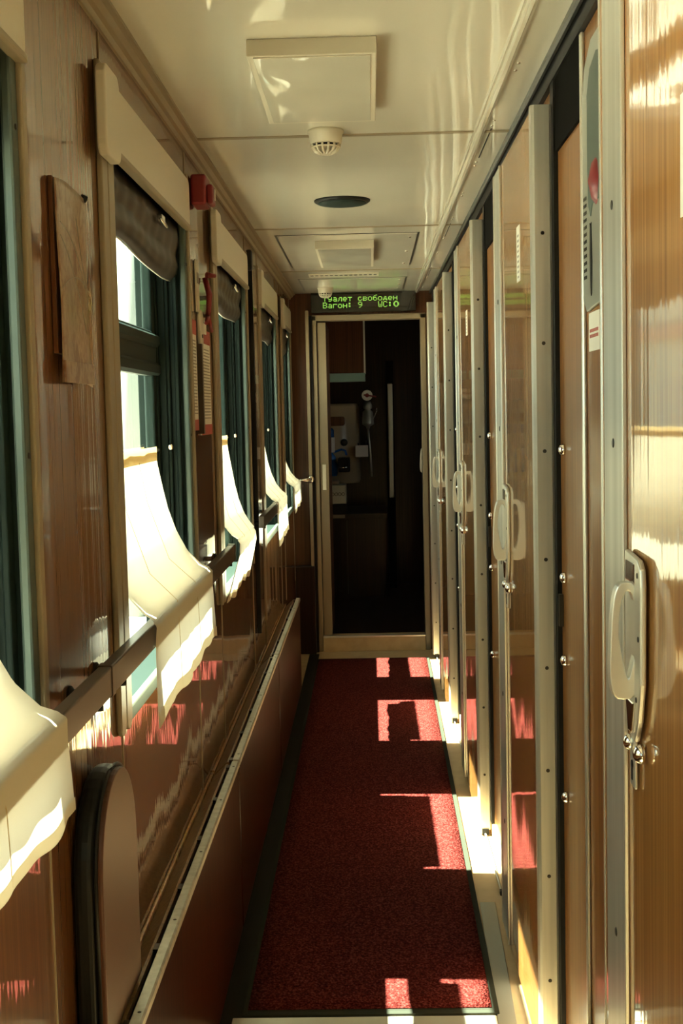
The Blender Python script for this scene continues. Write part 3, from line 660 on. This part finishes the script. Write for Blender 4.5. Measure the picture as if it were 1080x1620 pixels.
# ------------------------------------------------------------------ things on the window wall
t = empty('printed_map', (XL, 2.08, 1.7), 'long faded printed map sheet hanging between the two nearest windows', 'map')
def sheet(x_, y0, y1, z0, z1, amp=.002):
    return lambda u, v: (x_ + amp * math.sin(5 * v + 2 * u) + amp * .6 * math.sin(9 * u), y0 + (y1 - y0) * u, z0 + (z1 - z0) * v + .006 * math.sin(4 * u))
MB().grid(sheet(-0.468, 1.985, 2.19, 1.556, 1.865), 20, 30).build('sheet', M['map'], t, fix=False, solid=.001)
for q, (ya, za, yb, zb, sg) in enumerate(((1.99, 1.80, 2.18, 1.68, .03), (1.99, 1.78, 2.15, 1.64, .02), (2.10, 1.82, 2.185, 1.70, -.02), (1.99, 1.70, 2.18, 1.71, .02))):
    MB().tube([(-0.4640, ya + (yb - ya) * k / 8, za + (zb - za) * k / 8 + sg * math.sin(PI * k / 8)) for k in range(9)], 0.0008, 5).build('route_line', M['inkgrey'], t)
MB().box(-0.479, -0.472, 1.98, 2.19, 1.60, 1.868).build('backing_board', M['vest'], t, .001)
MB().box(-0.466, -0.462, 1.985, 2.19, 1.556, 1.590).build('clear_pocket', M['map'], t, .001)
MB().tube([(-0.470, 2.17, 1.865), (-0.462, 2.175, 1.862)], .006, 10).build('pin', M['black'], t)

t = empty('alarm_box', (-0.44, 3.62, 2.15), 'small red alarm box high on the wall beside the second roller blind', 'alarm')
MB().box(-0.478, -0.435, 3.60, 3.70, 2.078, 2.162).build('casing', M['red'], t, .008, 3)
MB().box(-0.435, -0.418, 3.61, 3.68, 2.082, 2.135).build('cover', M['red'], t, .006, 3)
MB().box(-0.4175, -0.415, 3.64, 3.652, 2.095, 2.125).build('pale_mark', M['white'], t)

t = empty('glass_hammer', (XL, 3.80, 1.85), 'red emergency hammer with a looped strap on the wall between notices and blind', 'hammer')
MB().tube([(-0.470, 3.80, 1.90), (-0.458, 3.80, 1.85), (-0.462, 3.79, 1.79)], [0.008, 0.009, 0.007], 12).build('handle', M['red'], t)
MB().tube([(-0.462, 3.78, 1.905), (-0.440, 3.80, 1.905)], [0.009, .006], 12).build('head', M['red'], t)
MB().tube([(-0.462, 3.79, 1.79), (-0.462, 3.74, 1.765)], .006, 8).build('holder_arm', M['red'], t)
MB().tube([(-0.462, 3.79, 1.79), (-0.462, 3.86, 1.75)], .006, 8).build('holder_arm', M['red'], t)
t = empty('wall_tag', (XL, 3.66, 1.85), 'narrow cream paper tag hanging above the round pale plate', 'tag')
MB().box(-0.478, -0.473, 3.635, 3.69, 1.79, 1.935).build('paper', M['cream'], t, .001)
MB().box(-0.4735, -0.4722, 3.640, 3.685, 1.87, 1.90).build('grey_print', M['inkgrey'], t)
t = empty('hanger_plate', (XL, 3.70, 1.74), 'pale round-topped hanging plate just over the red-and-white notices', 'plate')
MB().prism([(3.66 + .035 * (1 - math.cos(a_ * PI / 6)) , 1.77 + .03 * math.sin(a_ * PI / 6)) for a_ in range(7)] + [(3.72, 1.69), (3.71, 1.665), (3.69, 1.66), (3.665, 1.68)], 0, -0.479, -0.469).build('plate', M['cream'], t, .003)
MB().box(-0.469, -0.467, 3.69, 3.70, 1.72, 1.73).build('hole', M['black'], t)
MB().box(-0.479, -0.470, 3.74, 3.80, 1.735, 1.765).build('side_label', M['white'], t, .001)
for nm, ya, yb, za, zb, lb in (('wall_notice', 3.51, 3.60, 1.46, 1.762, 'narrow red-and-white notice sheet next to the window frame'),
                               ('wall_notice', 3.67, 3.90, 1.445, 1.748, 'wider notice sheet with red top and bottom bands and grey columns')):
    t = empty(nm, (XL, (ya + yb) / 2, 1.6), lb, 'notice', 'notices between the windows')
    MB().box(-0.479, -0.474, ya, yb, za, zb).build('sheet', M['white'], t, .001)
    MB().box(-0.4745, -0.4732, ya, yb, zb - .04, zb).build('red_band', M['redprint'], t)
    MB().box(-0.4745, -0.4732, ya, yb, za, za + .03).build('red_band', M['redprint'], t)
    tx = MB(); rnd = random.Random(int(ya * 100)); z = zb - .055
    while z > za + .045:
        y = ya + .012
        while y < yb - .02:
            l = rnd.uniform(.008, .02); tx.box(-0.4742, -0.4735, y, min(y + l, yb - .01), z - .0035, z); y += l + .006
        z -= .009
    tx.build('print', M['inkgrey'], t)
MB_ = MB().box(-0.479, -0.462, 3.62, 3.645, 1.45, 1.70).build('notice_holder', M['rail']); tag(MB_, 'thin dark holder strip standing between the two red-and-white notices', 'holder')

# glossy board on the pier beyond the third window
t = empty('glossy_board', (XL, 5.4, 1.4), 'tall mirror-glossy framed board on the wall between third and fourth window', 'board')
MB().box(-0.479, -0.471, 5.30, 5.62, 0.62, 2.12).build('board', M['wood_left'], t, .001)
MB().box(-0.479, -0.462, 5.285, 5.30, 0.60, 2.14).build('side_edge', M['black'], t, .002)
MB().box(-0.479, -0.466, 5.62, 5.635, 0.60, 2.14).build('side_edge', M['trim'], t, .002)
t = empty('wall_clip', (XL, 5.2, 2.1), 'small black bracket on the wall above the third blind box end', 'bracket')
MB().box(-0.479, -0.455, 5.20, 5.26, 2.075, 2.155).build('clip_body', M['black'], t, .008)

# ------------------------------------------------------------------ things on the compartment wall
t = empty('emergency_brake', (0.41, 2.35, 1.9), 'grey metal emergency brake plate with red handle beside the nearest grey door strip', 'emergency brake')
MB().prism([(2.16, 1.69), (2.42, 1.675), (2.455, 1.70), (2.455, 2.06), (2.43, 2.115), (2.36, 2.15), (2.16, 2.15)], 0, 0.404, 0.4105).build('plate', M['greyp'], t, .002)
rcs = [(2.345, 1.86), (2.365, 1.84), (2.385, 1.86), (2.395, 1.93), (2.395, 2.06), (2.365, 2.10), (2.30, 2.115), (2.22, 2.10), (2.22, 1.86)]
MB().prism(rcs, 0, 0.4025, 0.406).build('recess', M['green_alu'], t, .0015)
MB().prism([(2.36, 1.83), (2.367, 1.82), (2.372, 1.83), (2.374, 1.76), (2.368, 1.705), (2.363, 1.70), (2.358, 1.705), (2.354, 1.76)], 0, 0.4025, 0.405).build('slot', M['black'], t)
MB().lathe([(0.001, -.060), (0.026, -.050), (0.040, -.03), (0.046, 0), (0.040, .03), (0.026, .050), (0.001, .060)], (0.436, 2.31, 1.895), 2, 32).build('red_handle', M['red'], t)
dm = MB()
for k in range(12):
    for j in range(3): dm.box(0.4030, 0.4042, 2.412 + j * .012, 2.417 + j * .012, 1.735 + k * .013, 1.741 + k * .013)
dm.build('dimple_print', M['screw'], t)
t = empty('brake_notice', (0.41, 2.36, 1.64), 'small white sticker with red print under the emergency brake', 'sticker')
MB().box(0.408, 0.4102, 2.31, 2.42, 1.602, 1.672).build('sticker', M['white'], t)
pr = MB()
for r_ in range(2):
    for k in range(7): pr.box(0.4074, 0.4081, 2.322 + k * .013, 2.330 + k * .013, 1.636 - r_ * .010, 1.642 - r_ * .010)
pr.build('red_print', M['redprint'], t)
def sticker(y0, y1, z0, z1, lb):
    t = empty('door_sticker', (0.36, y0, z0), lb, 'sticker', 'white stickers on the compartment doors')
    MB().box(0.3588, 0.3600, y0, y1, z0, z1).build('sticker', M['white'], t)
    p_ = MB(); n_ = int((z1 - z0) / .012)
    for k in range(n_ - 1): p_.box(0.3583, 0.3589, y0 + (y1 - y0) * .3, y0 + (y1 - y0) * .7, z0 + .008 + k * .012, z0 + .013 + k * .012)
    p_.build('print', M['inkgrey'], t)
sticker(3.075, 3.14, 1.80, 1.93, 'tall white sticker on the second compartment door')
sticker(4.72, 4.785, 1.77, 1.86, 'tall white sticker on the third compartment door')
sticker(1.36, 1.507, 1.713, 1.85, 'white paper sheet on the nearest compartment door, cut by the picture edge')

# ------------------------------------------------------------------ carpet and floor fittings
t = empty('carpet_runner', (0, 5.5, 0), 'long red carpet runner with dark binding along the corridor', 'carpet')
def cp(u, v): return (-0.335 + (0.275 + 0.04 * v + 0.335 - 0.0) * u, 3.14 + 4.63 * v, 0.0115 + 0.0006 * math.sin(40 * v) * math.sin(3 * u))
MB().grid(cp, 12, 60).build('pile', M['carpet'], t, fix=False, solid=.002)
e_ = MB()
for s_ in (0, 1):
    x0a, x1a = (-0.347, -0.335) if s_ == 0 else (0.275, 0.292)
    x0b, x1b = (-0.347, -0.335) if s_ == 0 else (0.315, 0.332)
    e_.v += [(x0a, 3.12, 0.001), (x1a, 3.12, 0.001), (x1a, 3.12, .0105), (x0a, 3.12, .009), (x0b, 7.78, 0.001), (x1b, 7.78, 0.001), (x1b, 7.78, .0105), (x0b, 7.78, .009)]
    b_ = s_ * 8
    for f in ((0, 1, 2, 3), (7, 6, 5, 4), (0, 4, 5, 1), (1, 5, 6, 2), (2, 6, 7, 3), (3, 7, 4, 0)): e_.f.append(tuple(b_ + q for q in f)); e_.sm.append(False)
e_.box(-0.347, 0.292, 3.115, 3.14, .001, .009); e_.box(-0.347, 0.332, 7.77, 7.79, .001, .009)
e_.build('binding', M['carpet_edge'], t)
MB().prism([(-0.335, 3.135), (0.275, 3.135), (0.315, 7.775), (-0.335, 7.775)], 2, 0.001, 0.0095).build('backing', M['carpet_edge'], t)
t = empty('floor_hatch_frame', (0.33, 3.4, 0), 'flat aluminium floor strip bent around the near corner of the carpet', 'floor strip')
MB().prism([(0.306, 3.85), (0.352, 3.85), (0.330, 3.06), (0.284, 3.06)], 2, 0.0005, 0.006).build('side_strip', M['greyp'], t, .0015)
MB().box(-0.37, 0.283, 3.062, 3.11, 0.0005, 0.0055).build('front_strip', M['steel'], t, .0015)
